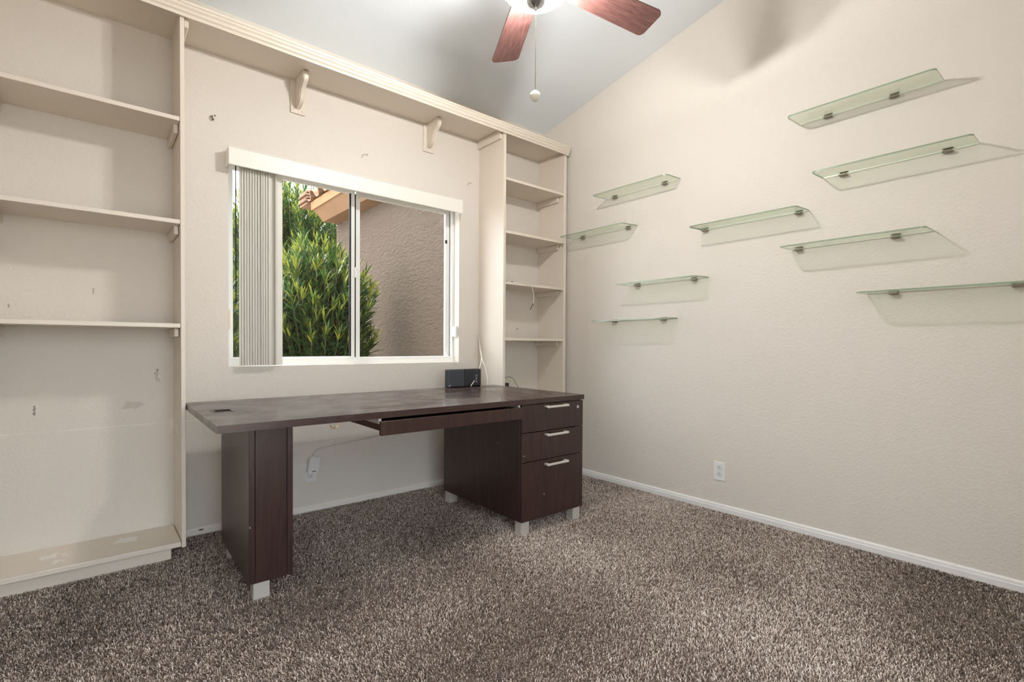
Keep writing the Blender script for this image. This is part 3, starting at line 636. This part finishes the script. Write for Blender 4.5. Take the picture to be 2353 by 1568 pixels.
ame = mesh_of('blade_arm', arm, 'chrome')
for k in range(5):
    a = math.radians(-10.0+72*k)
    o = bpy.data.objects.new('blade', bme); C.objects.link(o); o.parent = fan
    o.location = (0, 0, BZ-2.45); o.rotation_euler = Matrix.Rotation(a, 3, 'Z').to_4x4().to_euler()
    o.rotation_euler = (Matrix.Rotation(a, 3, 'Z') @ Matrix.Rotation(math.radians(-13), 3, 'X')).to_euler()
    q = bpy.data.objects.new('blade_arm', ame); C.objects.link(q); q.parent = o; q.location = (0, 0, .017)
ch = MB(); zc = 2.434
while zc > 2.102: ch.sphere((FX+.0009*math.sin(zc*90), FY, zc), .0021, 6, 4); zc -= .0052
chn = part('pull_chain', ch, 'hook_steel', fan, True)
part('pull_ball', MB().sphere((FX, FY, 2.081), .0225, 24, 14), 'golf', chn, True, label='white dimpled ball pull')
part('light_block_fitter', MB().lathe([(.05, 2.552), (.088, 2.553), (.09, 2.557), (.05, 2.562)], FX, FY, 40), 'chrome', fan, True)  # unseen disc added over the bowl, sized to hold light off the ceiling
for k in range(2):
    ld = bpy.data.lights.new('bulb', 'POINT'); ld.energy = BULB_POWER; ld.color = (1, .985, .96); ld.shadow_soft_size = .028
    lo = bpy.data.objects.new('bulb', ld); C.objects.link(lo); lo.parent = fan
    lo.location = (.055*math.cos(PI*k+.9), .055*math.sin(PI*k+.9), 2.522-2.45)

# ------------------------------------------------------------------ outside
single('ground', MB().box(-8, 8, -14, YB-.12, -.25, -.15), 'gravel', 'gravel yard behind the viewer', 'ground', kind='structure')
single('ground', MB().box(-4, 9, YW+.16, 16, -.25, -.15), 'gravel', 'gravel ground outside the window', 'ground', kind='structure')
XN, YE = 2.45, 6.50
hs = thing('house_wing', 'stuccoed house wing with boxed tan eave and clay tile roof outside', 'building', (3.2, 5, -.15))
part('stucco_wall', MB().box(XN, XN+2.6, YW+.17, YE, -.15, 2.612), 'stucco', hs)
part('soffit', MB().prism([(2.262, 2.604), (XN+.05, 2.604), (XN+.05, 2.74), (2.150, 2.737)], YW+.17, YE-.03, 'y'), 'fascia', hs, label='boxed tan eave')
part('fascia_board', MB().prism([(2.128, 2.737), (2.30, 2.737), (2.30, 2.86), (2.118, 2.835)], YW+.17, YE+.01, 'y'), 'fascia_top', hs)
part('roof_deck', MB().prism([(2.13, 2.838), (5.0, 3.85), (5.0, 3.80), (2.15, 2.80)], YW+.17, YE+.01, 'y'), 'tile', hs)
tm = MB(); n = 10; R_ = .085; o_ = []; i_ = []
for k in range(n+1):
    a = PI*k/n; o_.append((-R_*math.cos(a), R_*math.sin(a))); i_.append((-(R_-.016)*math.cos(a), (R_-.016)*math.sin(a)))
pan = [(R_+.02, -.012), (R_+.09, -.012), (R_+.115, .004)]
prof = o_+pan+[(x, y-.016) for x, y in pan[::-1]]+i_[::-1]
tm.prism(prof, -.03, .42, 'x')
tme = mesh_of('roof_tile', tm, 'tile', smooth=True)
sl = math.atan2(1.012, 2.87)
for r_ in range(4):
    for c_ in range(11):
        o = bpy.data.objects.new('roof_tile', tme); C.objects.link(o); o.parent = hs
        d = .02+r_*.33; x = 2.085+d*math.cos(sl); z = 2.850+d*math.sin(sl)+.012
        o.location = (x-3.2, 3.45+c_*.285-5, z+.15); o.rotation_euler = (0, -sl-.03, 0)
for k in range(5):
    o = part('roof_tile', MB().bbox(2.075-.018*(k % 2), 2.26, YE+.02, YE+.30, 2.815+.038*k, 2.838+.038*k, b=.004), 'tile', hs)

# oleander shrubs
LEAF = [(0, 0, 0), (.34, .5, .03), (.34, -.5, .03), (.72, .36, .02), (.72, -.36, .02), (1, 0, -.05)]
LF = [(0, 1, 2), (1, 3, 4, 2), (3, 5, 4)]
lv = MB().add([(a, b_*.115, c) for a, b_, c in LEAF], LF)
def leaf_mesh(name, tint):
    me = bpy.data.meshes.new(name); me.from_pydata(lv.v, [], lv.f); me.materials.append(M['leaf'])
    at_ = me.attributes.new('tint', 'FLOAT', 'POINT'); at_.data.foreach_set('value', [tint]*6); return me
leaf_meshes = [leaf_mesh('leaf', t) for t in (.12, .3, .45, .6, .8)]
def shrub(label, base, rad, height, nst, whorls, llen, seed, singles=0, spread=.25):
    R = np.random.default_rng(seed)
    root = thing('oleander_shrub', label, 'shrub', base, group='oleander shrubs outside the window')
    bx, by, bz = base; sm = MB(); mats = []; tints = []
    for s_ in range(nst):
        a = R.uniform(0, 2*PI); q = math.sqrt(R.uniform(0, 1)); ex, ey = rad[0]*q*math.cos(a), rad[1]*q*math.sin(a)
        hz = height*(R.uniform(.66, 1.0) if s_ % 3 else R.uniform(.3, .7))*(1-.20*q*q)
        p0 = Vector((bx+ex*spread, by+ey*spread, bz)); p2 = Vector((bx+ex, by+ey, bz+hz)); p1 = p0.lerp(p2, .5)+Vector((-ex*.12, -ey*.12, hz*.12))
        curve = [p0*(1-t)**2+p1*2*t*(1-t)+p2*t*t for t in [i/8 for i in range(9)]]
        sm.tube(curve, [.009*(1-.75*t) for t in [i/8 for i in range(9)]], 4)
        for w_ in range(whorls):
            t = float(min(.28+.72*(w_+R.uniform(0, .6))/whorls, 1))
            p = p0*(1-t)**2+p1*2*t*(1-t)+p2*t*t; d = ((p1-p0)*(1-t)+(p2-p1)*t).normalized()
            a0 = R.uniform(0, 2*PI); u = d.orthogonal().normalized(); v_ = d.cross(u); nl = 3 if t < .93 else 6
            for k in range(nl):
                a1 = a0+2*PI*k/nl+R.uniform(-.3, .3); out = u*math.cos(a1)+v_*math.sin(a1)
                el = R.uniform(.35, .95) if t < .93 else R.uniform(.9, 1.35)
                X = (out*math.cos(el)+d*math.sin(el)).normalized(); Y = d.cross(out).normalized(); Z = X.cross(Y)
                l_ = llen*R.uniform(.7, 1.2)*(.75 if t > .93 else 1)
                m_ = Matrix((X*l_, Y*l_, Z*l_)).transposed().to_4x4(); m_.translation = p; mats.append(m_)
                tints.append(float(np.clip((.18+.3*R.random()+(.45 if t > .93 and R.random() < .6 else 0)), 0, 1)))
    part('stems', sm, 'stem', root)['kind'] = 'stuff'
    # the leaves nearest the window stay pieces of their own
    order = sorted(range(len(mats)), key=lambda i: (mats[i].translation-Vector((1.0, 3.2, 1.4))).length)
    near = set(order[:singles])
    for i in order[:singles]:
        o = bpy.data.objects.new('leaf', leaf_meshes[min(4, int(tints[i]*5.5))]); C.objects.link(o); o.parent = root
        m_ = mats[i].copy(); m_.translation = m_.translation-Vector(base); o.matrix_local = m_
    rest = [i for i in range(len(mats)) if i not in near]
    A = np.array([[list(r) for r in mats[i]] for i in rest]); P = np.array([list(p)+[1] for p in lv.v])
    Vv = np.einsum('nij,kj->nki', A, P)[:,:,:3]-np.array(base)
    F = []
    for j in range(len(rest)): F += [tuple(q+6*j for q in f) for f in LF]
    me = bpy.data.meshes.new('foliage'); me.from_pydata(Vv.reshape(-1, 3).tolist(), [], F); me.materials.append(M['leaf'])
    at_ = me.attributes.new('tint', 'FLOAT', 'POINT'); at_.data.foreach_set('value', np.repeat([tints[i] for i in rest], 6).astype(np.float32))
    o = bpy.data.objects.new('foliage', me); C.objects.link(o); o.parent = root; o['kind'] = 'stuff'
shrub('leafy oleander shrub close outside the window in front of the stucco wall', (1.62, 4.80, -.15), (.56, .5), 2.25, 380, 21, .17, 3, singles=160)
shrub('oleander shrub outside seen in the narrow gap beside the blind', (.62, 5.0, -.15), (.42, .5), 2.15, 240, 18, .17, 4, singles=60)
shrub('tall oleander shrub behind, reaching up to the tile roof', (2.30, 7.85, -.15), (1.0, .7), 3.85, 900, 28, .18, 5)
